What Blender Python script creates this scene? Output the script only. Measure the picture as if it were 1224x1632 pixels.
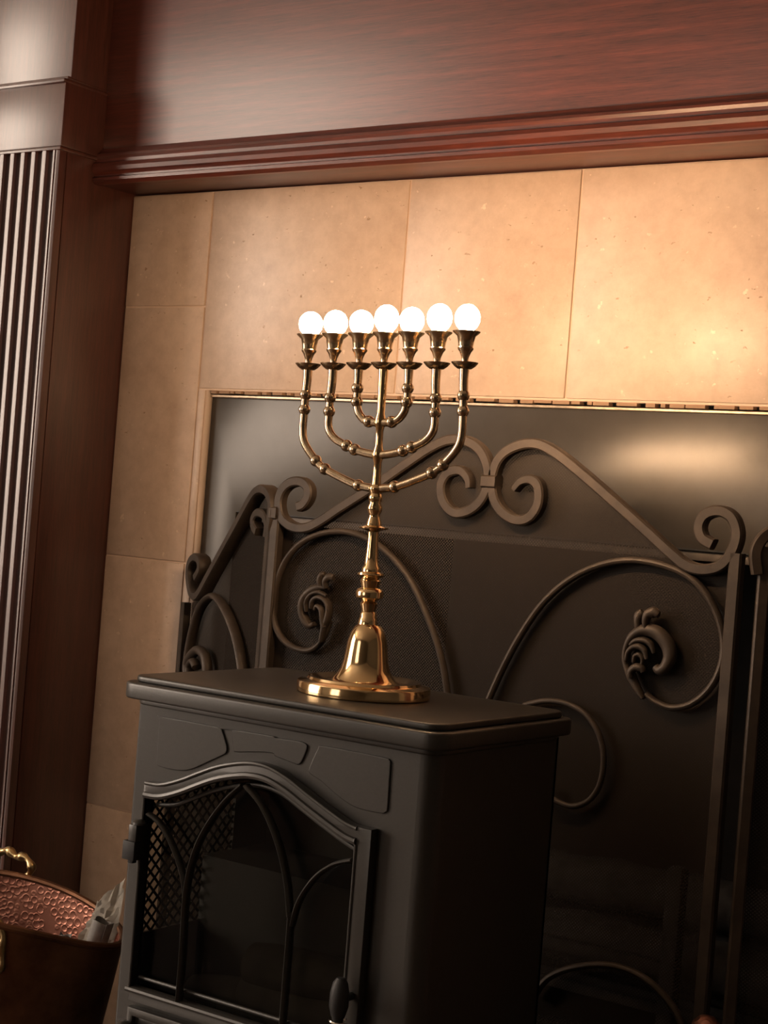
import bpy, bmesh, math, random
from mathutils import Vector, Matrix
random.seed(4)
for o in list(bpy.data.objects): bpy.data.objects.remove(o)
S = bpy.context.scene
COL = S.collection
PI = math.pi

# ------------------------------------------------------------------ camera
FPX, ROLL, YAW = 2640.0, math.radians(4.5), math.radians(35)
CAM = Vector((0, -1.91, 0.85))
FW = Vector((-math.sin(YAW), math.cos(YAW), 0)); RT = Vector((math.cos(YAW), math.sin(YAW), 0)); UP = Vector((0, 0, 1))
ex = RT*math.cos(ROLL) + UP*math.sin(ROLL); ey = -RT*math.sin(ROLL) + UP*math.cos(ROLL)
cd = bpy.data.cameras.new('camera'); cam = bpy.data.objects.new('camera', cd); COL.objects.link(cam)
cam.matrix_world = Matrix.Translation(CAM) @ Matrix((ex, ey, -FW)).transposed().to_4x4()
cd.sensor_fit = 'VERTICAL'; cd.sensor_height = 24; cd.lens = 24*FPX/1632; cd.clip_start = .05
S.camera = cam

# ------------------------------------------------------------------ world, exposure, room light
w = bpy.data.worlds.new('world'); S.world = w; w.use_nodes = True
w.node_tree.nodes['Background'].inputs[0].default_value = (.9, .75, .6, 1)
w.node_tree.nodes['Background'].inputs[1].default_value = .3
S.view_settings.view_transform = 'Standard'; S.view_settings.look = 'None'
S.view_settings.exposure = 0; S.view_settings.gamma = 1; S.view_settings.use_curve_mapping = False
WINDOW_LIGHT = 13.5       # daylight in the panes of the window on the left wall
FRONT_FILL = 2.6         # glow of an unseen window added behind the camera to brighten the stone
BULB_LIGHT = 280.0

def ray(x, y):
    u, v = x-612, 816-y
    return ex*u + ey*v + FW*FPX
def on_y(x, y, Y):
    d = ray(x, y); return CAM + d*((Y-CAM.y)/d.y)
def on_z(x, y, Z):
    d = ray(x, y); return CAM + d*((Z-CAM.z)/d.z)
def on_plane(x, y, p, n):
    d = ray(x, y); return CAM + d*((p-CAM).dot(n)/d.dot(n))

# ------------------------------------------------------------------ materials
def mat(name, base=(.5,.5,.5), rough=.5, metal=0, coat=0, coat_rough=.1, spec=.5, emit=None, estr=0):
    m = bpy.data.materials.new(name); m.use_nodes = True
    b = m.node_tree.nodes['Principled BSDF']
    b.inputs['Base Color'].default_value = (*base, 1); b.inputs['Roughness'].default_value = rough
    b.inputs['Metallic'].default_value = metal; b.inputs['Coat Weight'].default_value = coat
    b.inputs['Coat Roughness'].default_value = coat_rough; b.inputs['Specular IOR Level'].default_value = spec
    if emit: b.inputs['Emission Color'].default_value = (*emit, 1); b.inputs['Emission Strength'].default_value = estr
    return m
def nt(m): return m.node_tree.nodes, m.node_tree.links, m.node_tree.nodes['Principled BSDF']
def coords(m, scale=(1,1,1), kind='Object'):
    N, L, b = nt(m); t = N.new('ShaderNodeTexCoord'); p = N.new('ShaderNodeMapping')
    p.inputs['Scale'].default_value = scale
    if kind == 'World':
        g = N.new('ShaderNodeNewGeometry'); L.new(g.outputs['Position'], p.inputs[0])
    else: L.new(t.outputs[kind], p.inputs[0])
    return p.outputs[0]
def noise(m, vec, scale, detail=4, rough=.5):
    N, L, b = nt(m); n = N.new('ShaderNodeTexNoise'); n.inputs['Scale'].default_value = scale
    n.inputs['Detail'].default_value = detail; n.inputs['Roughness'].default_value = rough
    L.new(vec, n.inputs['Vector']); return n.outputs['Fac']
def ramp(m, fac, stops):
    N, L, b = nt(m); r = N.new('ShaderNodeValToRGB'); e = r.color_ramp.elements
    while len(e) < len(stops): e.new(.5)
    for i, (p, c) in enumerate(stops): e[i].position = p; e[i].color = (*c, 1)
    L.new(fac, r.inputs[0]); return r.outputs[0]
def bump(m, h, strength, dist=.001, prev=None):
    N, L, b = nt(m); n = N.new('ShaderNodeBump'); n.inputs['Strength'].default_value = strength
    n.inputs['Distance'].default_value = dist; L.new(h, n.inputs['Height'])
    if prev: L.new(prev, n.inputs['Normal'])
    L.new(n.outputs[0], b.inputs['Normal']); return n.outputs[0]
def mixc(m, f, a, c, mode='MIX'):
    N, L, b = nt(m); x = N.new('ShaderNodeMix'); x.data_type = 'RGBA'; x.blend_type = mode
    if isinstance(f, float): x.inputs[0].default_value = f
    else: L.new(f, x.inputs[0])
    for s, i in ((a, 6), (c, 7)):
        if isinstance(s, tuple): x.inputs[i].default_value = (*s, 1)
        else: L.new(s, x.inputs[i])
    return x.outputs[2]

def marble():
    m = mat('travertine', rough=.38, spec=.45); N, L, b = nt(m); v = coords(m, kind='World')
    c = ramp(m, noise(m, v, 5.5, 6, .6), [(.3, (.42,.295,.215)), (.5, (.55,.405,.30)), (.68, (.67,.51,.385))])
    fine = noise(m, v, 38, 7, .65)
    c = mixc(m, .5, c, ramp(m, fine, [(.3, (.44,.315,.23)), (.62, (.64,.48,.365))]))
    vs = coords(m, (1,1,1.7), 'World')
    pr = ramp(m, noise(m, vs, 75, 3, .6), [(.655, (0,0,0)), (.70, (1,1,1))])
    gate = ramp(m, noise(m, v, 11, 3), [(.46, (0,0,0)), (.56, (1,1,1))])
    mk = N.new('ShaderNodeMath'); mk.operation = 'MULTIPLY'; L.new(pr, mk.inputs[0]); L.new(gate, mk.inputs[1])
    c = mixc(m, mk.outputs[0], c, (.42,.27,.17))
    lp = ramp(m, noise(m, v, 60, 3, .6), [(.66, (0,0,0)), (.72, (1,1,1))])
    c = mixc(m, lp, c, (.74,.58,.44)); L.new(c, b.inputs['Base Color'])
    neg = N.new('ShaderNodeMath'); neg.operation = 'MULTIPLY'; neg.inputs[1].default_value = -1; L.new(mk.outputs[0], neg.inputs[0])
    p = bump(m, neg.outputs[0], .6, .002); bump(m, fine, .16, .003, p)
    return m
def wood(name, sc, dark, mid, light, rough=.36, coat=.35):
    m = mat(name, rough=rough, spec=.5, coat=coat, coat_rough=.36); N, L, b = nt(m)
    v = coords(m, sc, 'World'); n = noise(m, v, 9, 8, .62); n2 = noise(m, v, 55, 4, .7)
    c = ramp(m, n, [(.3, dark), (.5, mid), (.72, light)])
    c = mixc(m, .45, c, ramp(m, n2, [(.3, dark), (.7, light)])); L.new(c, b.inputs['Base Color'])
    bump(m, n2, .12, .0008); return m
D_, M_, L_ = (.020,.006,.004), (.075,.017,.011), (.18,.040,.023)
MARBLE = marble()
GROUT = mat('grout', (.66,.50,.38), .9)
WOODX = wood('mahogany_across', (.55, 7, 14), D_, M_, L_, coat=.28)
WOODZ = wood('mahogany_upright', (16, 16, 1), D_, (.07,.02,.013), (.12,.034,.022), coat=1.0)
def grainy(name, base, rough, metal=0, var=.25, sc=60, bs=.15, **k):
    m = mat(name, base, rough, metal, **k); N, L, b = nt(m); v = coords(m, kind='World')
    n = noise(m, v, sc, 5, .6)
    c = ramp(m, n, [(.3, tuple(x*(1-var) for x in base)), (.7, tuple(min(1, x*(1+var)) for x in base))])
    L.new(c, b.inputs['Base Color']); bump(m, n, bs, .001); return m
STOVE = grainy('black_cast_iron', (.029,.0265,.023), .38, 0, .12, 300, .12, spec=.65)
STOVEIN = mat('stove_inner_black', (.008,.008,.008), .7)
GASKET = mat('black_rubber', (.012,.012,.013), .6)
IRON = grainy('bronzed_wrought_iron', (.048,.035,.026), .52, .25, .3, 40, .2, spec=.35)
PLATE = grainy('dark_satin_steel', (.052,.044,.036), .27, .13, .1, 25, .03, spec=.30)
LIP = grainy('dull_steel_lip', (.10,.08,.065), .6, .2, .2, 60)
EDGE = grainy('worn_steel_edge', (.55,.42,.30), .4, .6, .3, 60)
SOOT = grainy('sooty_firebrick', (.018,.015,.013), .9, 0, .3, 20)
ASH = grainy('grey_ash', (.09,.085,.08), .95, 0, .5, 60, .6)
BARK = grainy('charred_log', (.028,.024,.022), .85, 0, .6, 40, .8)
BRASS = grainy('polished_brass', (.84,.60,.33), .11, 1, .10, 30, .03)
BRASSA = grainy('cast_brass', (.58,.45,.30), .22, 1, .3, 90, .25)
GILT = grainy('antique_brass', (.5,.36,.18), .3, 1, .3, 60, .3)
STEEL = mat('bright_wire', (.7,.66,.6), .2, 1)
PLASTER = grainy('cream_plaster', (.50,.42,.33), .8, 0, .05, 12, .05)
WHITE = mat('white_paint', (.6,.56,.5), .5)
FLOORM = wood('oak_floor', (1, 14, 14), (.05,.025,.012), (.10,.05,.025), (.16,.085,.045), .4)
SLATE = grainy('slate_hearth', (.06,.055,.05), .6, 0, .3, 14)
PAPER = grainy('newsprint', (.50,.47,.42), .85, 0, .18, 70, .2)
PAPER2 = grainy('grey_card', (.27,.26,.25), .8, 0, .2, 70, .2)
def copper_in():
    m = mat('hammered_copper', (.6,.22,.13), .42, 1); N, L, b = nt(m); v = coords(m, kind='World')
    vo = N.new('ShaderNodeTexVoronoi'); vo.inputs['Scale'].default_value = 95; vo.inputs['Randomness'].default_value = .6; L.new(v, vo.inputs['Vector'])
    h = ramp(m, vo.outputs['Distance'], [(.0, (0,0,0)), (.35, (.35,.35,.35)), (.5, (1,1,1)), (.62, (.55,.55,.55))])
    L.new(ramp(m, noise(m, v, 18, 4), [(.3, (.25,.10,.07)), (.7, (.42,.20,.145))]), b.inputs['Base Color'])
    bump(m, h, .4, .0018); return m
COPPER = copper_in()
COPPERO = grainy('tarnished_copper', (.16,.075,.04), .45, .8, .5, 16, .2)
BULB = mat('lit_bulb', (1,.9,.8), .3, emit=(1,.64,.36), estr=BULB_LIGHT)
PANE = mat('daylit_pane', (.8,.8,.8), .2, emit=(1,.82,.67), estr=WINDOW_LIGHT)
FILL_PANE = mat('added_fill_pane', (.8,.8,.8), .2, emit=(1,.83,.69), estr=FRONT_FILL)  # glowing panes of the added front window
DARKWALL = grainy('dark_low_bounce_wall', (.10,.09,.075), .8, 0, .05, 12, .05)  # unseen walls darkened to cut bounce light on the stove side
def glassy(name, trans, col, refl_rough=.06, tint=(.5,.5,.5)):
    m = bpy.data.materials.new(name); m.use_nodes = True; N = m.node_tree.nodes; L = m.node_tree.links
    b = N['Principled BSDF']; b.inputs['Base Color'].default_value = (*col, 1); b.inputs['Roughness'].default_value = refl_rough
    t = N.new('ShaderNodeBsdfTransparent'); t.inputs[0].default_value = (*tint, 1)
    x = N.new('ShaderNodeMixShader'); x.inputs[0].default_value = trans
    L.new(b.outputs[0], x.inputs[1]); L.new(t.outputs[0], x.inputs[2]); L.new(x.outputs[0], N['Material Output'].inputs[0])
    return m, x
GLASS, _ = glassy('smoked_glass', .82, (.01,.01,.01), .12, (.75,.73,.68))
def mesh_mat():
    m, x = glassy('woven_wire', .5, (.026,.019,.014), .5, (1,1,1)); N = m.node_tree.nodes; L = m.node_tree.links; N['Principled BSDF'].inputs['Specular IOR Level'].default_value = .12
    g = N.new('ShaderNodeTexCoord'); out = []
    for rot in (.785, -.785):
        p = N.new('ShaderNodeMapping'); p.inputs['Rotation'].default_value = (0, rot, 0); L.new(g.outputs['Object'], p.inputs[0])
        wv = N.new('ShaderNodeTexWave'); wv.bands_direction = 'X'; wv.inputs['Scale'].default_value = 110; L.new(p.outputs[0], wv.inputs[0])
        r = N.new('ShaderNodeMath'); r.operation = 'GREATER_THAN'; r.inputs[1].default_value = .36; L.new(wv.outputs['Fac'], r.inputs[0]); out.append(r)
    k = N.new('ShaderNodeMath'); k.operation = 'MULTIPLY'; L.new(out[0].outputs[0], k.inputs[0]); L.new(out[1].outputs[0], k.inputs[1])
    s = N.new('ShaderNodeMath'); s.operation = 'MULTIPLY_ADD'; s.inputs[1].default_value = .75; s.inputs[2].default_value = .08; L.new(k.outputs[0], s.inputs[0])
    L.new(s.outputs[0], x.inputs[0]); return m
WIRE = mesh_mat()

# ------------------------------------------------------------------ mesh helpers
def box(bm, lo, hi, bev=0):
    r = bmesh.ops.create_cube(bm, size=1); vs = r['verts']
    c = [(a+b)/2 for a, b in zip(lo, hi)]; d = [abs(b-a) for a, b in zip(lo, hi)]
    for v in vs: v.co = Vector((c[0]+v.co.x*d[0], c[1]+v.co.y*d[1], c[2]+v.co.z*d[2]))
    if bev:
        es = {e for v in vs for e in v.link_edges}
        bmesh.ops.bevel(bm, geom=list(es), offset=bev, segments=2, affect='EDGES', profile=.5)
def smooth_path(pts, n=8, closed=False):
    P = [Vector(p) for p in pts]; out = []; m = len(P)
    rng = range(m) if closed else range(m-1)
    for i in rng:
        if closed: a, b, c, d = P[i-1], P[i], P[(i+1) % m], P[(i+2) % m]
        else: a, b, c, d = P[max(i-1, 0)], P[i], P[i+1], P[min(i+2, m-1)]
        for k in range(n):
            t = k/n
            out.append(.5*((2*b)+(c-a)*t+(2*a-5*b+4*c-d)*t*t+(3*b-a-3*c+d)*t**3))
    if not closed: out.append(P[-1])
    return out
def sweep(bm, pts, ra, rb=None, nrm=(0,-1,0), seg=10, square=False, n=8, closed=False, raw=False):
    """tube along pts; ra half width in the plane, rb half depth along nrm; either may be a function of 0..1"""
    P = [Vector(p) for p in pts] if raw else smooth_path(pts, n, closed)
    nrm = Vector(nrm).normalized(); rings = []; m = len(P)
    for i, p in enumerate(P):
        if closed: T = P[(i+1) % m]-P[i-1]
        else: T = P[min(i+1, m-1)]-P[max(i-1, 0)]
        T.normalize(); side = T.cross(nrm)
        if side.length < .05: side = T.cross(Vector((1, .3, 0)))
        side.normalize(); N_ = side.cross(T).normalized()
        t = i/(m-1); a = ra(t) if callable(ra) else ra; b = (rb(t) if callable(rb) else rb) if rb else a
        if square:
            q = .72; sec = [(1,q),(q,1),(-q,1),(-1,q),(-1,-q),(-q,-1),(q,-1),(1,-q)]
        else: sec = [(math.cos(2*PI*k/seg), math.sin(2*PI*k/seg)) for k in range(seg)]
        rings.append([bm.verts.new(p+side*(s*a)+N_*(c*b)) for s, c in sec])
    K = len(rings[0])
    for i in range(m if closed else m-1):
        A, B = rings[i], rings[(i+1) % m]
        for k in range(K): bm.faces.new((A[k], A[(k+1) % K], B[(k+1) % K], B[k]))
    if not closed: bm.faces.new(rings[0][::-1]); bm.faces.new(rings[-1])
def lathe(bm, prof, c=(0,0,0), seg=40, axis=None):
    """prof: list of (radius, height)"""
    c = Vector(c); q = Vector((0,0,1)).rotation_difference(Vector(axis)) if axis else None
    rings = []
    for r, h in prof:
        ring = []
        for k in range(seg if r > 1e-6 else 1):
            v = Vector((r*math.cos(2*PI*k/seg), r*math.sin(2*PI*k/seg), h))
            if q: v = q @ v
            ring.append(bm.verts.new(c+v))
        rings.append(ring)
    for A, B in zip(rings, rings[1:]):
        for k in range(seg):
            a = A[k % len(A)], A[(k+1) % len(A)]; b = B[(k+1) % len(B)], B[k % len(B)]
            f = [a[0]] + ([a[1]] if a[1] is not a[0] else []) + [b[0]] + ([b[1]] if b[1] is not b[0] else [])
            if len(f) > 2: bm.faces.new(f)
def plate(loops, thick, origin, U, V_, bev=0, res=1):
    """flat plate from 2-D loops (first outer, others holes); front face is toward U x V"""
    cu = bpy.data.curves.new('t', 'CURVE'); cu.dimensions = '2D'; cu.fill_mode = 'BOTH'
    cu.extrude = max(thick/2-bev, 1e-5); cu.bevel_depth = bev; cu.bevel_resolution = res; cu.offset = -bev
    for lp in loops:
        s = cu.splines.new('POLY'); s.points.add(len(lp)-1); s.use_cyclic_u = True
        for p, q in zip(s.points, lp): p.co = (q[0], q[1], 0, 1)
    o = bpy.data.objects.new('t', cu); COL.objects.link(o)
    me = bpy.data.meshes.new_from_object(o.evaluated_get(bpy.context.evaluated_depsgraph_get()))
    bpy.data.objects.remove(o); bpy.data.curves.remove(cu)
    bm = bmesh.new(); bm.from_mesh(me); bpy.data.meshes.remove(me)
    O, U, V_ = Vector(origin), Vector(U), Vector(V_); W = U.cross(V_)
    for v in bm.verts: v.co = O + U*v.co.x + V_*v.co.y + W*v.co.z
    bmesh.ops.remove_doubles(bm, verts=bm.verts, dist=1e-6)
    return bm
def obj(name, bm, m, parent=None, smooth=40, loc=None):
    bmesh.ops.recalc_face_normals(bm, faces=bm.faces)
    p = parent; off = Vector((0,0,0))
    while p: off += p.location; p = p.parent
    if loc: off = Vector(loc)
    for v in bm.verts: v.co -= off
    me = bpy.data.meshes.new(name); bm.to_mesh(me); bm.free(); me.materials.append(m)
    o = bpy.data.objects.new(name, me); COL.objects.link(o)
    if parent: o.parent = parent
    if loc: o.location = loc if not parent else Vector(loc)-parent.location
    if smooth:
        me.polygons.foreach_set('use_smooth', [True]*len(me.polygons))
        me.set_sharp_from_angle(angle=math.radians(smooth))
    return o
def thing(name, label, cat, loc=(0,0,0), group=None):
    o = bpy.data.objects.new(name, None); COL.objects.link(o); o.location = loc; o.empty_display_size = .05
    o['label'] = label; o['category'] = cat
    if group: o['group'] = group
    return o
def struct(name, bm, m, parent=None, smooth=40):
    o = obj(name, bm, m, parent, smooth)
    if not parent: o['kind'] = 'structure'
    return o
def B(*boxes):
    bm = bmesh.new()
    for b in boxes: box(bm, b[0], b[1], b[2] if len(b) > 2 else 0)
    return bm
XZ = dict(U=(1,0,0), V_=(0,0,1))       # plates facing -Y
def rect(a, b, c, d): return [(a, b), (c, b), (c, d), (a, d)]
def rrect(a, b, c, d, r, n=5):
    out = []
    for cx, cy, s in ((c-r, b+r, -PI/2), (c-r, d-r, 0), (a+r, d-r, PI/2), (a+r, b+r, PI)):
        out += [(cx+r*math.cos(s+PI/2*k/n), cy+r*math.sin(s+PI/2*k/n)) for k in range(n+1)]
    return out

# ------------------------------------------------------------------ the setting
XL, XR = -1.871, -.229                     # inner faces of the pilasters
FL, FR, FT = -1.688, -.412, 1.016          # opening in the stone surround
SOF = 1.320                                # soffit of the header
struct('floor', B(((-4.6,-4.6,-.05), (2.4,.6,0))), FLOORM)
struct('ceiling', B(((-4.6,-4.6,2.6), (2.4,.6,2.65))), WHITE)
struct('wall_right', B(((2.4,-4.6,0), (2.5,.6,2.6))), DARKWALL)
FX0, FX1, FZ0, FZ1 = -2.7, -1.45, .8, 2.2
struct('wall_front', plate([rect(-4.6, 0, 2.4, 2.6), rect(FX0, FZ0, FX1, FZ1)[::-1]], .1, (0,-4.65,0), (1,0,0), (0,0,1)), DARKWALL)
wn2 = struct('added_fill_window', B(((FX0,-4.66,FZ0), (FX0+.05,-4.58,FZ1)), ((FX1-.05,-4.66,FZ0), (FX1,-4.58,FZ1)), ((FX0,-4.66,FZ0), (FX1,-4.58,FZ0+.05)),  # unseen window, added as fill light for the stone surround
      ((FX0,-4.66,FZ1-.05), (FX1,-4.58,FZ1)), (((FX0+FX1)/2-.02,-4.65,FZ0), ((FX0+FX1)/2+.02,-4.59,FZ1))), WHITE)
for x0 in (FX0+.05, (FX0+FX1)/2+.02): obj('pane', B(((x0,-4.64,FZ0+.05), (x0+(FX1-FX0)/2-.07,-4.63,FZ1-.05))), FILL_PANE, wn2, 0)
WY0, WY1, WZ0, WZ1 = -3.75, -1.70, .55, 2.35
struct('wall_left', plate([rect(-4.6, 0, .6, 2.6), rect(WY0, WZ0, WY1, WZ1)[::-1]], .12, (-4.66,0,0), (0,1,0), (0,0,1)), PLASTER)
wn = struct('window_1', B(((-4.66,WY0,WZ0), (-4.58,WY0+.05,WZ1)), ((-4.66,WY1-.05,WZ0), (-4.58,WY1,WZ1)),
      ((-4.66,WY0,WZ0), (-4.58,WY1,WZ0+.05)), ((-4.66,WY0,WZ1-.05), (-4.58,WY1,WZ1)),
      ((-4.65,(WY0+WY1)/2-.02,WZ0), (-4.59,(WY0+WY1)/2+.02,WZ1)), ((-4.65,WY0,1.38), (-4.59,WY1,1.42))), WHITE)
for y0 in (WY0+.05, (WY0+WY1)/2+.02):
    for z0, z1 in ((WZ0+.05, 1.38), (1.42, WZ1-.05)):
        obj('pane', B(((-4.63,y0,z0), (-4.62,y0+(WY1-WY0)/2-.07,z1))), PANE, wn, 0)
wb = struct('wall_back', plate([rect(-4.6, 0, 2.4, 2.6), rect(FL, 0.001, FR, FT)[::-1]], .10, (0,.08,0), **XZ), PLASTER)
obj('grout_bed', plate([rect(XL, .012, XR, SOF), rect(FL+.001, .013, FR-.001, FT-.001)[::-1]], .026, (0,.0155,0), **XZ), GROUT, wb, 0)
G = .0014
def tile(x0, z0, x1, z1):
    dy = random.uniform(-.0006, .0006)
    obj('tile', B(((x0+G, dy, z0+G), (x1-G, .012, z1-G), .0012)), MARBLE, wb, 30)
for x0, x1 in ((XL, FL-.014+.014-.014), (FR+.014, XR)):
    x1b = x1
    for z0, z1 in ((.014, .352), (.352, .748), (.748, 1.143), (1.143, SOF)): tile(x0, z0, x1b, z1)
for a, b in ((-1.702, -1.336), (-1.336, -1.063), (-1.063, -.697), (-.697, -.398)): tile(a, FT, b, SOF)
for z0, z1 in ((.014, .352), (.352, .748), (.748, FT)):       # narrow returns beside the opening
    for a, b in ((-1.702, FL), (FR, -.398)): obj('tile', B(((a+.0001, .0004, z0+G), (b, .013, z1-G), .001)), MARBLE, wb, 30)
struct('trim_1', B(((-2.3,-.62,0), (.2,.02,.012), .002)), SLATE)     # hearth slab flush on the floor

# firebox shell behind the wall
fb = bmesh.new()
box(fb, (FL-.02,.13,-.02), (FR+.02,.62,.012)); box(fb, (-1.60,.60,.012), (-.50,.62,.95))
box(fb, (-1.645,.13,.012), (-1.60,.62,.95)); box(fb, (-.50,.13,.012), (-.455,.62,.95)); box(fb, (-1.645,.13,.93), (-.455,.62,.95))
struct('trim_2', fb, SOOT)

# ------------------------------------------------------------------ mantel: header, moulding, pilasters
HY = -.078
man = thing('mantelpiece', 'glossy dark red mahogany mantelpiece with moulded header above the stone surround', 'mantelpiece', (-1.05,-.04,0))
obj('header_board', B(((XL,HY,SOF+.002), (XR,.026,1.70), .001)), WOODX, man)
pr = [(0,.0), (.004,0), (.0095,.0045), (.0095,.009), (.006,.011), (.006,.014), (.011,.019), (.0125,.025), (.010,.031), (.0065,.033), (.0065,.038),
      (.0085,.042), (.0075,.046), (.003,.048), (.0015,.052), (0,.056), (-.002,.056), (-.002,0)]
bm = bmesh.new()
ends = []
for X in (XL+.0005, XR-.0005): ends.append([bm.verts.new((X, HY-.003-p*1.25, SOF+.0005+h*1.0)) for p, h in pr])
for k in range(len(pr)): bm.faces.new((ends[0][k], ends[0][(k+1) % len(pr)], ends[1][(k+1) % len(pr)], ends[1][k]))
bm.faces.new(ends[0][::-1]); bm.faces.new(ends[1])
obj('moulding', bm, WOODX, man, 30)
obj('shelf', B(((-2.2,-.27,1.70), (.10,.026,1.735), .008), ((-2.15,-.23,1.675), (.05,.026,1.70), .006)), WOODX, man)
def pilaster(x_in, s):
    """x_in: inner side face; s=-1 grows to the left"""
    X = lambda d: x_in + s*d
    def bx(d0, d1, y, z0, z1, bev=.0015): return ((min(X(d0),X(d1)), y, z0), (max(X(d0),X(d1)), .026, z1), bev)
    W = .205
    p = obj('pilaster', B(bx(0, W, -.148, .012, 1.70)), WOODZ, man)
    obj('capital_block', B(bx(-.0035 if s < 0 else -.0035, W, -.166, 1.363, 1.463)), WOODZ, p)
    obj('upper_block', B(bx(-.001, W, -.1535, 1.468, 1.70)), WOODZ, p)
    obj('necking', B(bx(-.004, W, -.170, 1.459, 1.4655, .002), bx(-.001, W, -.160, 1.4655, 1.471, .002), bx(-.0045, W, -.168, 1.357, 1.3625, .0015)), WOODZ, p)
    obj('plinth', B(bx(-.004, W+.004, -.172, .012, .16, .004)), WOODZ, p)
    # fluted shaft: cross-section with round grooves
    pts = [(0, -.150)]
    pts += [(0, -.164), (.0035, -.1655), (.006, -.1655), (.0065, -.163), (.008, -.163), (.0085, -.1665)]
    d = .0115
    while d < W-.022:
        for k in range(7):
            a = PI*k/6; pts.append((d+.0078-.0078*math.cos(a), -.1665+.0105*math.sin(a)))
        d += .0235
        pts.append((d-.004, -.1668))
    pts += [(W-.001, -.1665), (W-.001, -.150)]
    bm = bmesh.new(); E = [[bm.verts.new((X(a), y, z)) for a, y in pts] for z in (.16, 1.357)]
    n = len(pts)
    for k in range(n-1): bm.faces.new((E[0][k], E[0][k+1], E[1][k+1], E[1][k]))
    obj('fluted_shaft', bm, WOODZ, p, 25)
pilaster(XL, -1); pilaster(XR, 1)

# ------------------------------------------------------------------ steel plate round the firebox
OL, OR, OT = -1.620, -.480, .832
fp = thing('firebox_surround', 'dark satin steel plate with rectangular opening, behind the wrought iron screen', 'fireplace surround', (-1.05,.017,.012))
obj('plate', plate([rect(FL+.004, .013, FR-.004, FT-.011), rect(OL, .014, OR, OT)[::-1]], .004, (0,.0165,0), **XZ, bev=.0006), PLATE, fp)
obj('edge_strip', B(((FL+.004,.0095,FT-.011), (FR-.004,.0185,FT-.0075), .0006)), EDGE, fp)
obj('lintel_lip', B(((OL+.003,.020,OT-.012), (OR-.003,.026,OT-.0005), .001)), LIP, fp)
obj('slot', B(((OL+.002,.0138,OT+.0005), (OR-.002,.0144,OT+.0022))), GASKET, fp, 0)
struct('trim_3', B(((OL-.004,.019,.014), (OL-.0005,.13,OT)), ((OR+.0005,.019,.014), (OR+.004,.13,OT)), ((OL-.004,.026,OT+.001), (OR+.004,.13,OT+.004))), GASKET, None, 0)
rng = random.Random(3); bm = bmesh.new(); x = FL+.006           # ragged mortar left in the gap over the plate
while x < FR-.01:
    l = rng.uniform(.006, .03); box(bm, (x, .006, FT-.0058+rng.uniform(-.001,.0006)), (x+l, .018, FT-.0015), .0006); x += l+rng.uniform(.001, .012)
obj('mortar', bm, mat('old_mortar', (.30,.19,.12), .9), fp, 0)

# grate, logs, ash
gr = thing('fire_grate', 'black iron fire grate with upright end post inside the dark firebox', 'grate', (-1.02,.30,.012))
GY = .20
def gp(x, y, Y=GY): return on_y(x, y, Y)
a, b = gp(905,1500), gp(1075,1470)
g1, g2 = gp(1075,1382), gp(1068,1510)
z0 = a.z
obj('bar', B(*[((-1.40, GY+.05*k, .175), (-.70, GY+.012+.05*k, .19), .003) for k in range(1, 6)]), BARK, gr)
obj('front_rail', B(((-1.40, GY, a.z-.018), (g1.x+.01, GY+.018, a.z), .003)), BARK, gr)
for X in (-1.36, g2.x):
    obj('post', B(((X-.012, GY-.006, .012), (X+.012, GY+.020, g1.z), .004)), BARK, gr)
for X in (-1.36, -.76): obj('foot', B(((X,.44,.012), (X+.02,.46,.176))), BARK, gr)
for X in (-1.40, -.715): obj('side_rail', B(((X,GY,.172), (X+.015,.47,.19))), BARK, gr)
def log(c, l, r, ang, z, what):
    t = thing('log', 'charred log lying on the grate bars, '+what, 'log', (c[0], c[1], z))
    bm = bmesh.new(); P = []; R_ = random.Random(int(c[1]*1000)); d = Vector((math.cos(ang), math.sin(ang), 0))
    P = [Vector((c[0], c[1], z)) + d*(l*(k/6-.5)) + Vector((0,0,R_.uniform(-.003,.003))) for k in range(7)]
    sweep(bm, P, lambda u: r*(1+.06*math.sin(u*19)), nrm=(0,0,1), seg=12)
    for v in bm.verts: v.co += Vector((R_.uniform(-1,1), R_.uniform(-1,1), R_.uniform(-1,1)))*.002
    obj('trunk', bm, BARK, t); return t
log((-1.05,.272), .52, .040, .04, .248, 'right behind the front rail'); log((-1.03,.385), .5, .042, -.04, .250, 'at the back of the firebox'); log((-1.06,.328), .44, .038, .06, .323, 'on top of the two lower logs')
bm = bmesh.new(); bmesh.ops.create_grid(bm, x_segments=50, y_segments=24, size=1)
R_ = random.Random(8)
for v in bm.verts:
    e = (1-v.co.x**2)*(1-v.co.y**2)
    v.co = Vector((-1.05+v.co.x*.5, .345+v.co.y*.2, .014+.06*e**.5+R_.uniform(0,.012)*e))
o = obj('ash_bed', bm, ASH); o['label'] = 'grey ash and embers heaped on the firebox floor under the grate'; o['category'] = 'ash'; o['kind'] = 'stuff'

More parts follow.
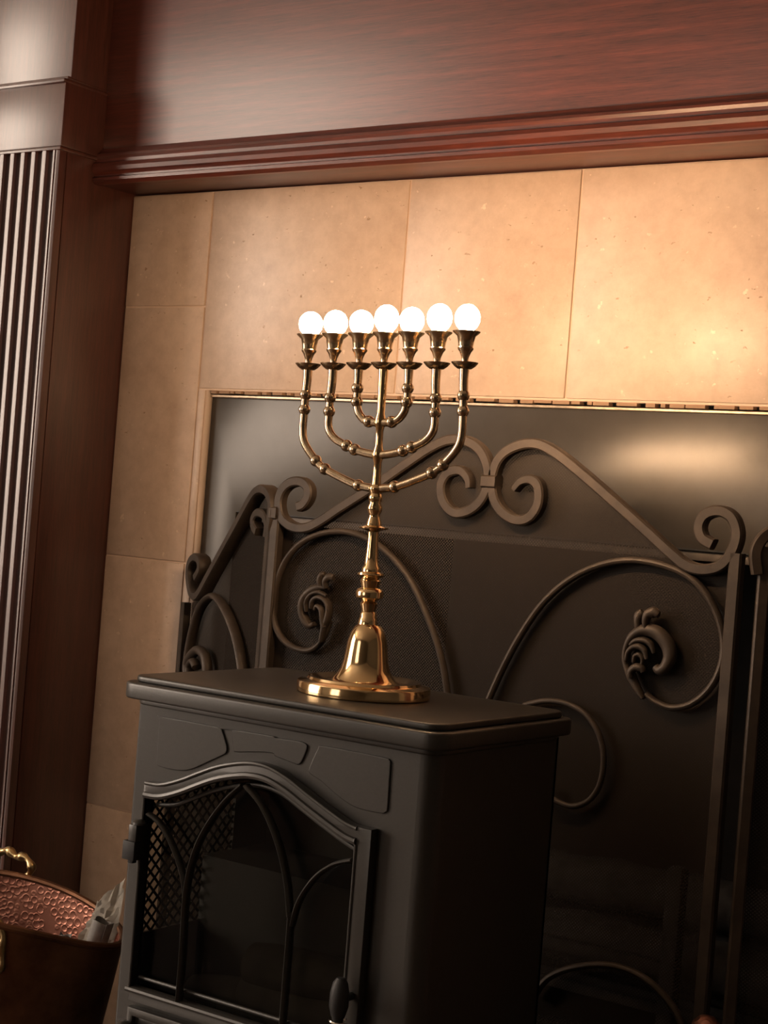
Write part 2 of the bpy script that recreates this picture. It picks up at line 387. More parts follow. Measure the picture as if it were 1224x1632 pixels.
# ------------------------------------------------------------------ wrought iron fire screen
SY = -.18
scr = thing('fire_screen', 'wrought iron three-fold fire screen with scrolls and leaf ornaments, behind the stove', 'fire screen', (-1.05,SY,.012))
Hc = (on_y(440,860,SY), on_y(1172,930,SY))          # hinge posts of the centre leaf
XA, XB = Hc[0].x, Hc[1].x
class Leaf:
    def __init__(s, name, o, n, parent):
        s.o, s.n = Vector(o), Vector(n).normalized()
        s.t = obj(name, B(), IRON, parent) if False else None
        s.parent = parent
    def P(s, x, y): return on_plane(x, y, s.o, s.n)
C0 = Leaf('c', (0,SY,0), (0,-1,0), scr)
frame = bmesh.new()
PW = .0075
for X in (XA, XB): sweep(frame, [(X,SY,.03), (X,SY,.45), (X,SY,.835)], PW, PW, seg=8, square=True, n=2)
sweep(frame, [(XA,SY,.06), (XB,SY,.06)], PW, PW, square=True, n=2)
cf = obj('centre_frame', frame, IRON, scr)
def scroll(L, pts, wd=.0065, dp=.0075, parent=None, name='scroll_bar', taper=None, n=8, square=True):
    bm = bmesh.new()
    P = [L.P(*p) for p in pts]
    f = (lambda t: wd*taper(t)) if taper else wd
    sweep(bm, P, f, dp, nrm=L.n, n=n, square=square, seg=12)
    return obj(name, bm, IRON, parent or cf, 35)
up = lambda t: 1.0 if t > .08 else .6+t*5
# right half (well seen): spiral at the centre, slope, trough, curl at the post
RTOP = [(822,781),(833,768),(850,765),(861,778),(860,805),(846,825),(825,829),(802,815),(789,790),(789,755),(802,727),(828,711),(858,708),
        (888,722),(930,755),(985,803),(1035,848),(1072,882),(1098,902),(1125,908),(1150,902),(1168,882),(1177,855),(1172,830),(1158,817),(1140,815),(1124,823),(1117,840),(1122,858),(1138,868)]
scroll(C0, RTOP, taper=up)
LTOP = [(750,778),(748,762),(735,750),(716,755),(706,775),(710,800),(726,817),(748,815),(768,800),(780,775),(780,745),(768,718),(745,703),(718,702),
        (690,714),(655,737),(600,775),(545,810),(515,830),(492,841),(470,840),(452,826),(447,803),(452,783),(465,770),(482,768),(493,777),(494,791),(486,804),(477,808)]
scroll(C0, LTOP, taper=up)
# collars
def collar(L, x, y, w_, h_, parent=None):
    c = L.P(x, y); T = Vector((0,0,1)).cross(L.n).normalized(); bm = bmesh.new()
    sweep(bm, [c-T*w_, c+T*w_], h_, .010, nrm=L.n, square=True, n=2)
    return obj('collar', bm, IRON, parent or cf)
collar(C0, 784, 768, .010, .008)
collar(C0, 441, 818, .006, .009)
# large rings with leaf ornaments
RR = [(776,1122),(800,1068),(830,1012),(865,962),(905,926),(950,903),(1000,893),(1050,899),(1095,917),(1128,950),(1150,1000),(1152,1050),(1135,1092),(1105,1120),(1072,1128),(1045,1118),(1030,1106)]
LR = [(714,1112),(706,1060),(690,1005),(660,935),(630,893),(595,864),(555,848),(515,850),(480,866),(455,895),(440,935),(436,980),(446,1012),(466,1031),(490,1037),(508,1028),(519,1010),(526,990)]
thin = lambda t: 1.0 if t < .8 else 1-(t-.8)*1.2
scroll(C0, RR, .0042, .005, name='ring_bar', taper=thin, square=False)
scroll(C0, LR, .0042, .005, name='ring_bar', taper=thin, square=False)
# lower rings, seen beside and under the stove
scroll(C0, [(835,1124),(870,1117),(905,1122),(935,1140),(955,1172),(962,1210),(956,1250),(938,1276),(912,1285),(885,1275),(870,1255)], .0035, .004, name='ring_bar', square=False)
scroll(C0, [(850,1590),(870,1562),(900,1546),(945,1538),(985,1541),(1025,1558),(1058,1587),(1082,1622),(1098,1668)], .0042, .005, name='ring_bar', square=False)
def leaf(L, strokes, parent=None):
    bm = bmesh.new()
    for pts, off, dp in strokes:
        P = [L.P(p[0], p[1]) + L.n*off for p in pts]; ws = [p[2]*.00072 for p in pts]
        def wd(t):
            q = t*(len(ws)-1); k = min(int(q), len(ws)-2); return ws[k]+(ws[k+1]-ws[k])*(q-k)
        sweep(bm, P, wd, lambda t: dp*(.45+.55*math.sin(PI*min(1, .1+.85*t))), nrm=L.n, seg=14)
    return obj('leaf_ornament', bm, IRON, parent or cf, 50)
leaf(C0, [
    ([(1027,1113,3),(1018,1098,6),(1008,1078,8),(1000,1055,6),(1001,1035,6),(1010,1015,8),(1028,1004,10),(1048,1008,11.5),(1064,1025,12),(1069,1045,11),(1062,1062,9),(1052,1068,8),(1046,1062,6)], .002, .009),
    ([(1004,1052,3),(1007,1040,4),(1014,1032,4.5),(1024,1030,5),(1033,1036,5),(1037,1050,3)], .010, .005),
    ([(1009,1028,3),(1018,1021,4.5),(1031,1020,5),(1042,1027,5),(1047,1041,3)], .007, .006),
    ([(1014,1055,3),(1017,1045,4),(1024,1043,4.5),(1029,1050,4),(1027,1060,3)], .006, .006),
    ([(1010,1080,5),(1011,1070,6),(1019,1063,6.5),(1028,1065,6),(1031,1071,4)], .009, .006),
    ([(1020,1004,5),(1019,992,6),(1021,981,8),(1027,975,6)], .004, .006),
    ([(1033,1002,4),(1033,990,6),(1037,979,8),(1046,976,9),(1054,980,5)], .006, .007)])
leaf(C0, [
    ([(524,938,3),(512,936,7),(498,942,9),(487,955,9),(484,972,8),(488,988,8),(496,997,7),(503,994,4)], .002, .009),
    ([(516,1022,4),(521,1000,6),(527,985,6),(529,968,5),(523,956,5),(512,952,5),(503,958,5),(500,970,3)], .006, .007),
    ([(522,1000,6),(520,985,5),(519,972,5),(512,966,4),(508,972,3)], .009, .005),
    ([(494,975,3),(494,960,4),(502,948,4.5),(514,944,4.5),(526,950,3)], .007, .006),
    ([(514,938,5),(513,926,6),(516,917,6.5),(521,915,4)], .004, .006),
    ([(524,938,4),(524,927,6),(530,920,7.5),(537,921,6)], .007, .006)])
# woven wire behind the bars
def wire(L, pts, parent, name='wire_mesh'):
    n = L.n; U = Vector((0,0,1)).cross(n)*-1
    U = Vector((0,0,1)).cross(n); U = U if U.x > 0 else -U
    O = L.o - n*.009
    loop = [((p-O).dot(U), p.z-O.z) for p in pts]
    bm = bmesh.new(); vs = [bm.verts.new(O + U*a_ + Vector((0,0,b_))) for a_, b_ in loop]; bm.faces.new(vs)
    bmesh.ops.triangulate(bm, faces=bm.faces)
    return obj(name, bm, WIRE, parent, 0)
cm = [C0.P(*p) for p in LTOP[13:22][::-1]] + [C0.P(*p) for p in LTOP[9:13][::-1]] + [C0.P(784,770)] + [C0.P(*p) for p in RTOP[9:22]]
cm = [Vector((XA,SY,.05)), Vector((XA,SY,.826))] + cm[1:] + [Vector((XB,SY,.815)), Vector((XB,SY,.05))]
wire(C0, cm, cf)
# folding side leaves, both folded back toward the wall
def side_leaf(hx, s):
    d = Vector((s*.30, .165, 0)).normalized(); n = Vector((-d.y*-s, 0, 0))
    n = d.cross(Vector((0,0,1))); n = n if n.y < 0 else -n
    return d, n
dL, nL = side_leaf(XA, -1)
hL = Vector((XA-.014, SY+.006, 0)); LL = Leaf('l', hL, nL, scr)
WLEN = .315
def mirror(p):      # left-leaf point to right-leaf point
    return Vector((XA+XB-p.x+.016, p.y, p.z))
def wing(side):
    f = (lambda p: p) if side == 'L' else mirror
    n = nL if side == 'L' else Vector((-nL.x, nL.y, nL.z))
    h = f(hL); d = dL if side == 'L' else Vector((-dL.x, dL.y, 0)); e = h+d*WLEN
    bm = bmesh.new()
    sweep(bm, [h+Vector((0,0,z)) for z in (.03,.45,.845)], PW*.9, PW*.9, nrm=n, square=True, n=2)
    sweep(bm, [e+Vector((0,0,z)) for z in (.03,.4,.69)], PW*.9, PW*.9, nrm=n, square=True, n=2)
    sweep(bm, [h+Vector((0,0,.06)), e+Vector((0,0,.06))], PW*.9, PW*.9, nrm=n, square=True, n=2)
    wf = obj('side_frame', bm, IRON, scr)
    def sc(pts, wd, dp, name='scroll_bar', sq=True):
        bm = bmesh.new(); sweep(bm, [f(LL.P(*p)) for p in pts], wd, dp, nrm=n, square=sq, seg=12); obj(name, bm, IRON, wf, 35)
    sc([(414,848),(409,840),(408,828),(414,818),(424,820),(430,836),(428,856),(418,868),(410,862),(440,815)][:7], .006, .007)
    sc([(436,845),(440,815),(437,792),(428,781),(416,783),(404,800),(385,835),(360,880),(338,920),(325,944),(318,951),(311,944),(307,918),(309,899),(316,889),(324,893),(325,908),(318,922)], .0065, .010)
    sc([(391,1120),(386,1062),(378,1020),(366,985),(352,960),(340,950),(328,957),(317,975),(308,1005),(302,1035),(299,1062),(300,1100)], .0050, .008, 'ring_bar', False)
    bm = bmesh.new()
    for pts, wd, off in (([(303,1075),(303,1058),(310,1044),(320,1036),(330,1044),(334,1062),(334,1080)], .007, .004), ([(312,1078),(312,1062),(318,1054),(323,1064)], .005, .009)):
        sweep(bm, [f(LL.P(*p))+n*off for p in pts], wd, .008, nrm=n, seg=12)
    obj('leaf_ornament', bm, IRON, wf, 50)
    L2 = Leaf('w', h, n, scr)
    pts = [h+Vector((0,0,.05))] + [h+Vector((0,0,.84))] + [f(LL.P(*p)) for p in [(428,788),(416,790),(404,805),(385,838),(360,883),(338,923),(325,948)]] + [e+Vector((0,0,.69)), e+Vector((0,0,.05))]
    wire(L2, pts, wf)
wing('L'); wing('R')

# copper finial low at the right of the screen
p = on_y(1125, 1640, -.25)
fn = thing('andiron', 'small copper-topped andiron at the foot of the right screen post', 'andiron', (p.x, -.25, .012))
bm = bmesh.new(); h = p.z-.012
lathe(bm, [(0,0),(.03,0),(.03,.006),(.012,.014),(.008,.03),(.007,h-.04),(.012,h-.03),(.008,h-.022)], (p.x,-.25,.012), 20); obj('shank', bm, IRON, fn)
bm = bmesh.new(); lathe(bm, [(.006,h-.024),(.012,h-.018),(.0165,h-.006),(.015,h+.006),(.008,h+.013),(0,h+.015)], (p.x,-.25,.012), 20); obj('finial', bm, COPPER, fn)

# ------------------------------------------------------------------ stove
TZ = .655                                         # top surface
sx0, sx1, sy0, sy1 = -1.240, -.826, -.610, -.340  # top slab
bx0, bx1, by0, by1 = -1.226, -.842, -.590, -.352  # body
st = thing('stove', 'black cast iron stove with arched glass door, holding the brass candelabrum', 'stove', ((bx0+bx1)/2, (by0+by1)/2, .012))
FY = by0
def fr(x, y, Y=FY): q = on_y(x, y, Y); return (q.x, q.z)
# top slab: stepped moulding
def slab(x0, y0, x1, y1, z0, z1, r, bev): return plate([rrect(x0, y0, x1, y1, r)], z1-z0, (0,0,(z0+z1)/2), (1,0,0), (0,1,0), bev, 3)
tb = slab(sx0, sy0, sx1, sy1, .6305, .648, .022, .003)
for args in ((sx0+.009, sy0+.009, sx1-.009, sy1-.009, .648, TZ, .018, .0025),):
    t2 = slab(*args); me = bpy.data.meshes.new('t'); t2.to_mesh(me); t2.free(); tb.from_mesh(me)
obj('top', tb, STOVE, st)
obj('underlip', slab(bx0-.005, by0-.006, bx1+.005, by1+.003, .624, .6307, .02, .002), STOVE, st)
# door opening outline (front view), bottom at ZB
DY = FY-.010
ZB = fr(211,1573,DY-.002)[1]
top_in = [(230,1271),(262,1274),(300,1262),(335,1249),(370,1242),(405,1242),(440,1255),(480,1286),(520,1317),(552,1340),(567,1346)]
TI = [Vector((*fr(*q, DY-.002), 0)) for q in top_in]
TIs = smooth_path(TI, 5)
xl, xr = TIs[0].x, TIs[-1].x
opening = [(v.x, v.y) for v in TIs] + [(xr, ZB), (xl, ZB)]
opening = opening[::-1]
def grow(d, db=None, dl=None):
    dl = d if dl is None else dl
    m = [(v.x, v.y+d) for v in TIs]; m[0] = (xl-d, m[0][1]); m[-1] = (xr+d, m[-1][1])
    return ([(xl-dl, m[0][1])] + m[1:-1] + [(xr+d, m[-1][1])] + [(xr+d, ZB-(db or d)), (xl-dl, ZB-(db or d))])[::-1]
# front face of the body with a rounded right and left corner
R, RL = .018, .004
obj('front_panel', plate([rect(bx0+RL, .075, bx1-R, .626), grow(.003)[::-1]], .006, (0,FY+.003,0), **XZ), STOVE, st)
bm = bmesh.new()
def corner(bm, cx, cy, a0, a1, z0, z1, r=R, n=8):
    A = [(cx+r*math.cos(a0+(a1-a0)*k/n), cy+r*math.sin(a0+(a1-a0)*k/n)) for k in range(n+1)]
    lo = [bm.verts.new((x, y, z0)) for x, y in A]; hi = [bm.verts.new((x, y, z1)) for x, y in A]
    for k in range(n): bm.faces.new((lo[k], lo[k+1], hi[k+1], hi[k]))
corner(bm, bx0+RL, FY+RL, PI, 1.5*PI, .075, .626, RL); obj('corner', bm, STOVE, st)
bm = bmesh.new(); corner(bm, bx1-R, FY+R, 1.5*PI, 2*PI, .075, .626); obj('corner', bm, STOVE, st)
def on_x(x, y, X):
    d = ray(x, y); return CAM + d*((X-CAM.x)/d.x)
# side walls; each has a latticed window
sw_pts = rect(-.560, .372, -.418, .555)
lat = [(-.560,.372),(-.418,.372),(-.418,.520),(-.435,.545),(-.490,.560),(-.545,.545),(-.560,.520)]
def side_wall(X, name):
    sgn = -1 if X < -1 else 1
    o = obj(name, plate([[(FY+RL, .075), (by1, .075), (by1, .626), (FY+RL, .626)], lat[::-1]], .004, (X-sgn*.002,0,0), (0,1,0), (0,0,1)), STOVE, st)
    bm = bmesh.new(); pitch = .0145
    y0, y1, z0, z1 = -.560, -.418, .372, .56
    for s in (1, -1):
        c = y0-(z1-z0) if s > 0 else y0
        while c < y1+(z1-z0):
            # line y = c + s*(z-z0)
            pa = []
            for z in (z0, z1):
                y = c+s*(z-z0); pa.append([y, z])
            (ya, za), (yb, zb) = pa
            t0, t1 = 0, 1
            lo_, hi_ = sorted(((y0-ya)/(yb-ya), (y1-ya)/(yb-ya))); t0, t1 = max(0, lo_), min(1, hi_)
            if t1-t0 > .02:
                A = Vector((X-sgn*.002, ya+(yb-ya)*t0, za+(zb-za)*t0)); Bv = Vector((X-sgn*.002, ya+(yb-ya)*t1, za+(zb-za)*t1))
                sweep(bm, [A, Bv], .0017, .0017, nrm=(1,0,0), seg=4, raw=True)
            c += pitch
    l = obj('lattice', bm, STOVEIN, o, 0); l['label'] = 'diamond lattice'
    return o
side_wall(bx0, 'side_wall'); obj('side_wall', B(((bx1-.004, FY+R, .075), (bx1, by1, .626))), STOVE, st)
obj('back_wall', B(((bx0, by1-.004, .075), (bx1, by1, .626))), STOVE, st)
obj('base', B(((bx0-.008, by0-.010, .055), (bx1+.008, by1+.004, .075), .004)), STOVE, st)
for X in (bx0+.02, bx1-.02):
    for Y in (by0+.02, by1-.02):
        bm = bmesh.new(); lathe(bm, [(0,0),(.014,0),(.013,.006),(.010,.02),(.014,.036),(.017,.044),(0,.0435)], (X,Y,.012), 16); obj('leg', bm, STOVE, st)
# inner flame box and its log bed
obj('flame_box', B(((bx0+.004, -.470, .08), (bx1-.004, by1-.006, .447), .002), ((bx0+.004,by0+.01,.27), (bx1-.004,-.470,.285)), ((bx0+.004,by0+.008,.60), (bx1-.004,by1-.006,.605))), STOVEIN, st)
bm = bmesh.new()
for i, (x, z, r, l, a) in enumerate(((-1.10,.315,.026,.15,.3), (-1.0,.322,.032,.2,-.15), (-.93,.318,.028,.13,.25), (-1.02,.362,.026,.15,.1))):
    d = Vector((math.cos(a), math.sin(a)*.3, .1*math.sin(a*4)))*l*.5; c = Vector((x, -.52, z))
    sweep(bm, [c-d, c, c+d], lambda t, r=r: r*(.8+.25*math.sin(3*t+.3)), nrm=(0,0,1), seg=12)
obj('artificial_logs', bm, BARK, st)
# door
DY = FY-.010
dr = obj('door', plate([grow(.017, .015, .002), opening[::-1]], .012, (0,DY+.004,0), **XZ, bev=.0015), STOVE, st)
def bead(pts, r, y=DY-.002, closed=False, name='moulding', parent=None, n=5, rb=None):
    bm = bmesh.new(); sweep(bm, [(q[0], y, q[1]) for q in pts], r, rb or r, seg=8, n=n, closed=closed)
    return obj(name, bm, STOVE, parent or dr)
bead([(v.x, v.y+.0030) for v in TIs[::4]+[TIs[-1]]], .0036)
bead([(v.x, v.y+.0155) for v in TIs[::4]+[TIs[-1]]], .0022)
bead([(v.x, v.y-.0075) for v in TIs[2::4]+[TIs[-2]]], .0024, DY+.009)
for X in (xl, xr): bead([(X, ZB), (X, .45), (X, (TIs[0] if X == xl else TIs[-1]).y)], .0016)
bead([(xl-.004, ZB-.003), (xr, ZB-.003)], .0032, n=2)
bead([(xl+.004, ZB+.009), (xr, ZB+.009)], .0022, DY+.008, n=2)
def g(x, y): return fr(x, y, DY)
apex = g(391,1250)
ml = [g(388,1251), g(362,1275), g(337,1308), g(317,1345), g(303,1390), g(296,1440), g(292,1510)]; ml.append((ml[-1][0], ZB))
mr = [g(393,1252), g(415,1278), g(434,1315), g(449,1360), g(459,1410), g(463,1460)]; mr.append((mr[-1][0]+.001, .44)); mr.append((mr[-1][0], ZB))
l2 = [g(237,1297), g(254,1310), g(270,1335), g(284,1368), g(293,1400), g(296,1430)]
r2 = [g(562,1371), g(535,1377), g(510,1392), g(490,1415), g(475,1442), g(466,1475)]
for q in (ml, mr): bead(q, .0026, DY, name='mullion', rb=.006)
for q in (l2, r2): bead(q, .0024, DY, name='mullion', rb=.005)
gl = obj('glass', plate([opening[::-1]], .002, (0,DY+.014,0), **XZ), GLASS, dr, 0); gl['label'] = 'smoked glass'
# incised panels on the front above the door
def zoomA(p): return (180+p[0]*.2288, 1040+p[1]*.2288)
def zoomB(p): return (440+p[0]*.2288, 1040+p[1]*.2288)
PA = [zoomA(q) for q in ((345,446),(725,516),(752,522),(768,545),(800,655),(795,695),(770,715),(640,775),(560,810),(490,822),(400,812),(335,795),(312,775),(316,700),(330,470))]
PB = [zoomA(q) for q in ((870,541),(1130,583))] + [zoomB(q) for q in ((0,592),(150,614),(205,630),(224,655),(214,695),(185,760),(160,780),(130,772),(0,722))] + [zoomA(q) for q in ((1120,702),(1020,692),(865,692),(848,670),(838,560))]
PC = [zoomB(q) for q in ((325,648),(560,690),(770,733),(795,748),(804,775),(796,900),(784,1085),(770,1110),(740,1120),(600,1092),(520,1058),(420,985),(320,895),(240,840),(243,790),(300,665))]
for q in (PA, PB, PC):
    lp = [fr(*p) for p in q]; P = smooth_path([Vector((a_, b_, 0)) for a_, b_ in lp], 3, True)
    bm = bmesh.new(); pts = [(v.x, FY-.0003, v.y) for v in P]
    o = obj('incised_panel', plate([[(v.x, v.y) for v in P][::-1]], .003, (0,FY-.0005,0), **XZ, bev=.0009, res=1), STOVE, st, 20)
# lower vent panel
z1_ = ZB-.022
vp = obj('vent_panel', plate([rect(xl-.002, .10, xr+.012, z1_), rect(xl+.006, .115, xr, z1_-.009)[::-1]], .010, (0,DY+.004,0), **XZ, bev=.0015), STOVE, st)
for k in range(8): obj('slat', B(((xl, DY+.004, .12+k*.024), (xr, DY+.010, .128+k*.024), .001)), STOVE, vp)
# hinges on the left edge
for zc in (g(205,1330)[1], g(188,1650)[1]):
    X = xl+.006; bm = bmesh.new()
    lathe(bm, [(0,.021),(.0045,.0205),(.0075,.018),(.0078,.0155),(0,.0155)], (X-.0045, DY-.008, zc), 14)
    h_ = obj('hinge', bm, STOVE, dr)
    obj('knuckle', B(((X-.012, DY-.016, zc-.002), (X-.001, DY+.008, zc+.0155), .001)), STOVE, h_)
    obj('pin_block', B(((X-.018, DY-.017, zc-.022), (X-.001, DY+.008, zc-.002), .001), ((X-.013, DY-.013, zc-.026), (X-.006, DY-.006, zc-.02), .001)), GASKET, h_)
# handle on the right edge of the door
hc = on_y(545, 1563, DY-.02); X = hc.x; Y = DY-.022; z = hc.z
bm = bmesh.new(); lathe(bm, [(0,z+.004),(.004,z+.003),(.0075,z-.002),(.0095,z-.012),(.0095,z-.024),(.007,z-.033),(.0055,z-.036),(.0055,z-.095),(0,z-.096)], (X,Y,0), 16)
lathe(bm, [(.004,0),(.004,.022)], (X,Y,z-.018), 10, axis=(0,1,0))
hd = obj('handle', bm, GASKET, dr)
bm = bmesh.new(); P = [Vector((X+.0078*math.cos(t*.5), Y+.0078*math.sin(t*.5), z-.035-.055*t/160)) for t in range(161)]
sweep(bm, P, .0012, seg=6, raw=True, nrm=(0,0,1)); s_ = obj('spring_coil', bm, STEEL, hd); s_['label'] = 'bright spring coil grip'

# ------------------------------------------------------------------ seven-branched electric candelabrum
mb = on_z(579, 1107, TZ); MX, MY = mb.x, mb.y
me_ = thing('menorah', 'polished brass seven-branched electric menorah with seven lit round bulbs, on the stove', 'menorah', (MX, MY, TZ))
def mz(y): return on_y(600, y, MY).z      # height of an image row near the axis
PZ = mz(583)-TZ
prof = [(0,0),(.0705,0),(.0712,.0008),(.0712,.0105),(.0706,.0115),(.0640,.0135),(.0612,.0140),(.0598,.0165),(.0570,.0168),(.0480,.0128),(.0400,.0130),(.0345,.0150),
        (.0325,.0175),(.0300,.0205),(.0262,.027),(.0238,.037),(.0222,.048),(.0208,.058),(.0182,.067),(.0150,.0725),(.0128,.0745),(.0118,.0755),(.0105,.0760),(.0098,.082),
        (.0088,.0835),(.0088,.088),(.0072,.090),(.0085,.095),(.0095,.099),(.0070,.1015),(.0105,.1035),(.0145,.1055),(.0150,.111),(.0135,.1145),(.0092,.1165),(.0100,.120),(.0112,.124),
        (.0092,.127),(.0128,.1285),(.0145,.1305),(.0140,.1325),(.0100,.134),(.0098,.138),(.0078,.141),(.0066,.154),(.0056,.172),(.0058,.178),(.0080,.1795),(.0155,.1815),(.0158,.183),(.0085,.1850),
        (.0080,.188),(.0062,.194),(.0058,.197),(.0078,.201),(.0082,.205),(.0060,.2095),(.0072,.213),(.0076,.2165),(.0060,.220),(.0078,.224),(.0080,.227),(.0052,.230)]
KZ = mz(779)-TZ
k_ = KZ/.226
lo = [(r, h if h < .03 else .03+(h-.03)*((KZ-.03)/(.226-.03))) for r, h in prof]
cut = 22
bm = bmesh.new(); lathe(bm, lo[:cut], (MX,MY,TZ+.0004), 64); obj('base', bm, BRASS, me_, 35)
bm = bmesh.new(); lathe(bm, lo[cut-1:], (MX,MY,TZ+.0004), 32)
top = lo[-1][1]
j2, j3 = mz(726)-TZ, mz(674)-TZ
lathe(bm, [(.0052,top),(.0044,top+.012),(.0042,j2-.008),(.0062,j2-.002),(.0062,j2+.003),(.0042,j2+.01),(.0040,j3-.008),(.0060,j3-.002),(.0060,j3+.003),(.0042,j3+.01),(.0046,j3+.03),(.0054,PZ-.004),(.0054,PZ+.001)], (MX,MY,TZ+.0004), 24)
obj('stem', bm, BRASS, me_, 50)
def ab(p): q = on_y(p[0], p[1], MY); return Vector((q.x-MX, 0, q.z-TZ))
ARMS = [  # (left points, right points); knobs marked with 1
 ([(488,590,0),(486,606,0),(484,628,1),(481,652,1),(478,690,0),(482,711,0),(500,738,1),(514,751,1),(550,768,0),(567,774,1),(596,778,0)],
  [(737,590,0),(736,606,0),(735,632,1),(733,657,1),(731,690,0),(723,713,0),(702,737,1),(684,750,1),(645,768,0),(624,775,1),(603,780,0)]),
 ([(528,590,0),(525,610,0),(523,634,1),(521,655,1),(519,682,0),(529,699,0),(549,710,1),(562,717,1),(580,722,0),(597,725,0)],
  [(693,590,0),(692,610,0),(691,635,1),(689,659,1),(686,684,0),(674,701,0),(652,713,1),(638,718,1),(620,723,0),(604,725,0)]),
 ([(569,590,0),(568,600,0),(567,618,1),(566,641,1),(569,657,0),(577,668,0),(584,672,1),(598,673,0)],
  [(649,590,0),(648,602,0),(647,620,1),(645,641,1),(641,657,0),(632,668,0),(620,672,1),(606,674,0)])]
PX = []
for A, Bp in ARMS:
    L = [ab(q) for q in A]; Rr = [ab(q) for q in Bp]
    xo = (abs(L[0].x)+abs(Rr[0].x))/2; PX.append(xo)
    for s in (-1, 1):
        pts = []
        for a_, b_, q in zip(L, Rr, A):
            X = (abs(a_.x)+abs(b_.x))/2 if q[2] or q is not A[0] else xo
            pts.append(Vector((MX+s*X, MY, TZ+(a_.z+b_.z)/2)))
        pts[0].x = pts[1].x = MX+s*xo; pts[-1].x = MX+s*.003
        pts.insert(0, Vector((MX+s*xo, MY, TZ+PZ-.001)))
        bm = bmesh.new()
        L0 = (len(pts)-1)
        sweep(bm, pts, lambda t: .0055-.0011*min(1, t*3), seg=12, n=6)
        path = pts
        for i, q in enumerate(A):
            if not q[2]: continue
            c = pts[i+1]; T = (pts[min(i+2, len(pts)-1)]-pts[i]).normalized()
            lathe(bm, [(.0036,-.006),(.0050,-.0045),(.0064,-.0022),(.0066,.0),(.0060,.0025),(.0046,.0045),(.0036,.006)], c, 16, axis=T)
        obj('arm', bm, BRASSA, me_, 50)
PX = sorted(-x for x in PX) + [0] + sorted(PX)
bulbtop = [0, .0005, .0, .0035, .001, .003, .002]
for i, x in enumerate(PX):
    c = (MX+x, MY, TZ+PZ)
    bm = bmesh.new(); lathe(bm, [(0,-.0045),(.0045,-.004),(.0075,-.0035),(.0110,-.0010),(.0138,.0022),(.0141,.0030),(.0136,.0030),(.0105,.0002),(.0060,-.0015),(0,-.0018)], c, 32); obj('drip_pan', bm, BRASSA, me_)
    bm = bmesh.new(); lathe(bm, [(0,-.0016),(.0044,-.0015),(.0036,.0035),(.0040,.0085),(.0060,.0135),(.0082,.0165),(.0084,.0180),(.0077,.0190),(.0083,.024),(.0096,.030),(.0142,.0340),(.0146,.0350),(.0134,.0348),(.0088,.0300),(.0072,.024),(.0068,.0195),(0,.019)], c, 28)
    cup = obj('candle_cup', bm, BRASSA, me_)
    h = bulbtop[i]
    bm = bmesh.new(); prof_b = [(.0055,.0195),(.0060,.026)]
    for k in range(1, 15):
        a_ = -PI/2+.45+(PI-.45)*k/14; prof_b.append((max(0, .0131*math.cos(a_)), .0468+h+(.0136+h*.4)*math.sin(a_)))
    prof_b[-1] = (0, prof_b[-1][1]); prof_b.insert(0, (0,.0193))
    lathe(bm, prof_b, c, 24); bl = obj('bulb', bm, BULB, cup); bl['label'] = 'lit round bulb'

for o in me_.children:
    if not o.name.startswith('base'): o.rotation_euler = (0, -.020, 0)      # the stem leans a little on its foot

# ------------------------------------------------------------------ copper bucket with paper rolls
BX, BY, BA, BB, BH, BR = -1.625, -.468, .222, .118, .285, .438
bk = thing('copper_bucket', 'oval hammered copper bucket with brass handles, left of the stove', 'bucket', (BX, BY, .012))
def brim(a, k=1.0, zf=1.0):
    zt = BH+.041*math.sin(a)**2
    u, v = BA*k*math.cos(a), BB*k*math.sin(a); c, s = math.cos(BR), math.sin(BR)
    return Vector((BX+u*c-v*s, BY+u*s+v*c, .012+(zt-.012)*zf))
def bshell(k_in, zlo):
    bm = bmesh.new(); n = 64; rings = []
    for f_ in (0, .03, .2, .4, .6, .8, .95, 1):
        rings.append([bm.verts.new(brim(2*PI*i/n, (.74+.26*f_**.8)*k_in, max(f_, zlo))) for i in range(n)])
    for A, C in zip(rings, rings[1:]):
        for i in range(n): bm.faces.new((A[i], A[(i+1) % n], C[(i+1) % n], C[i]))
    bm.faces.new(rings[0][::-1]); return bm
obj('body', bshell(1.0, 0), COPPERO, bk, 60)
obj('lining', bshell(.985, .012), COPPER, bk, 60)
bm = bmesh.new(); sweep(bm, [brim(2*PI*i/64, .994) for i in range(64)], .0045, .0045, nrm=(0,0,1), seg=8, closed=True, raw=True); obj('rim', bm, COPPERO, bk)
for s in (1, -1):
    a0 = math.radians(80 if s > 0 else -57); c = brim(a0, 1.0)
    bm = bmesh.new()
    if s > 0:
        P = [c+Vector((dx*.85-.030, .008, dz*.8)) for dx, dz in ((-.062,.004),(-.066,.018),(-.050,.030),(-.030,.027),(-.010,.034),(.010,.027),(.030,.030),(.046,.016),(.040,.001))]
    else:
        P = [c+Vector((dx*.62-.034, -.010, dz*.62-.012)) for dx, dz in ((-.055,.012),(-.064,.034),(-.036,.040),(-.006,.032),(.02,.026),(.038,.006),(.034,-.02),(.040,-.045),(.030,-.06),(.012,-.052),(.020,-.034),(.034,-.03))]
    sweep(bm, P, lambda t: .0052+.0013*math.sin(t*38), seg=10, n=8)
    obj('handle', bm, GILT, bk)
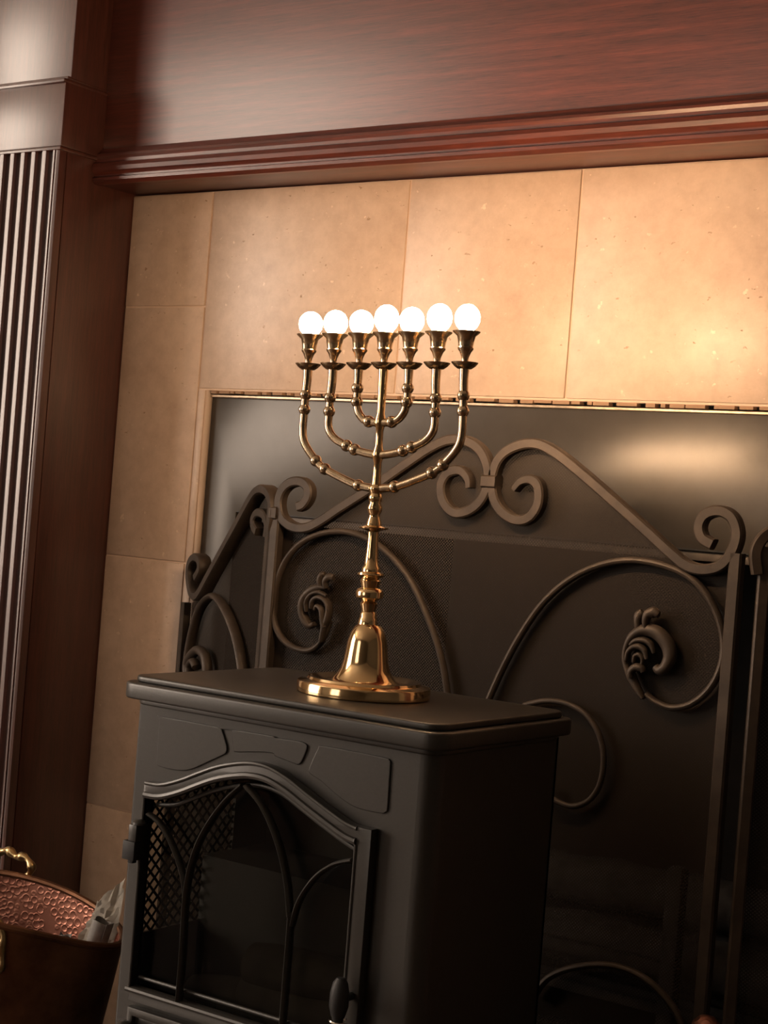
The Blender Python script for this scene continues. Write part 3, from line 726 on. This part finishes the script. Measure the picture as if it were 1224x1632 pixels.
# rolled papers leaning in the bucket
def roll(name, a, b, r0, r1, m, label, turns=1.6, seed=0):
    a, b = Vector(a), Vector(b); T = (b-a).normalized(); s1 = T.cross(Vector((0,0,1))).normalized(); s2 = T.cross(s1)
    bm = bmesh.new(); rows = []; n = int(36*turns)
    for j in range(9):
        f_ = j/8; row = []
        for side in (0, 1):
            for i in (range(n+1) if side == 0 else range(n, -1, -1)):
                t = i/n*turns*2*PI; r = (r0+(r1-r0)*f_)*(1-.32*i/n) - side*.0007
                row.append(bm.verts.new(a+(b-a)*f_ + s1*(r*math.cos(t+seed)) + s2*(r*.86*math.sin(t+seed)) + T*(.004*math.sin(t*1.3+seed) if j == 8 else 0)))
        rows.append(row)
    K = len(rows[0])
    for A, C in zip(rows, rows[1:]):
        for k in range(K): bm.faces.new((A[k], A[(k+1) % K], C[(k+1) % K], C[k]))
    for row in (rows[0], rows[-1]):
        h2 = K//2
        for k in range(h2-1): bm.faces.new((row[k], row[k+1], row[K-2-k], row[K-1-k]))
    o = obj(name, bm, m, None, 50, loc=tuple(a)); o['label'] = label; o['category'] = 'paper'; o['group'] = 'papers in the copper bucket'
    return o
def inb(u, v, z):
    c, s = math.cos(BR), math.sin(BR); return Vector((BX+u*c-v*s, BY+u*s+v*c, z))
roll('paper_roll', inb(.125,.020,.030), inb(.195,.000,.309), .012, .0165, PAPER2, 'grey paper roll with its open end up, at the right rim of the copper bucket', 1.7, 1.0)
roll('paper_roll', inb(.085,-.030,.030), inb(.155,-.022,.292), .009, .0115, PAPER2, 'narrow grey paper roll half hidden behind the front rim of the bucket', 1.4, 2.4)
# crumpled pale sheet
A_, B_, C_, D2 = on_z(198,1400,.353), on_z(172,1530,.255), on_z(112,1514,.258), on_z(150,1446,.306)
bm = bmesh.new(); n = 12; grid = []; R_ = random.Random(2)
for i in range(n+1):
    row = []
    for j in range(n+1):
        u, v = i/n, j/n
        p = (A_*(1-u)+D2*u)*(1-v) + (B_*(1-u)+C_*u)*v
        p = p + Vector((0,1,0))*(.006*math.sin(u*7+v*3)+.003*R_.uniform(-1,1)) + Vector((0,0,.003*R_.uniform(-1,1)))
        row.append(bm.verts.new(p))
    grid.append(row)
for i in range(n):
    for j in range(n): bm.faces.new((grid[i][j], grid[i+1][j], grid[i+1][j+1], grid[i][j+1]))
bmesh.ops.solidify(bm, geom=bm.faces[:], thickness=.0006)
o = obj('paper_sheet', bm, PAPER, None, 20, loc=tuple((B_+C_)/2)); o['label'] = 'pale crumpled sheet of paper standing behind the rolls in the bucket'; o['category'] = 'paper'; o['group'] = 'papers in the copper bucket'
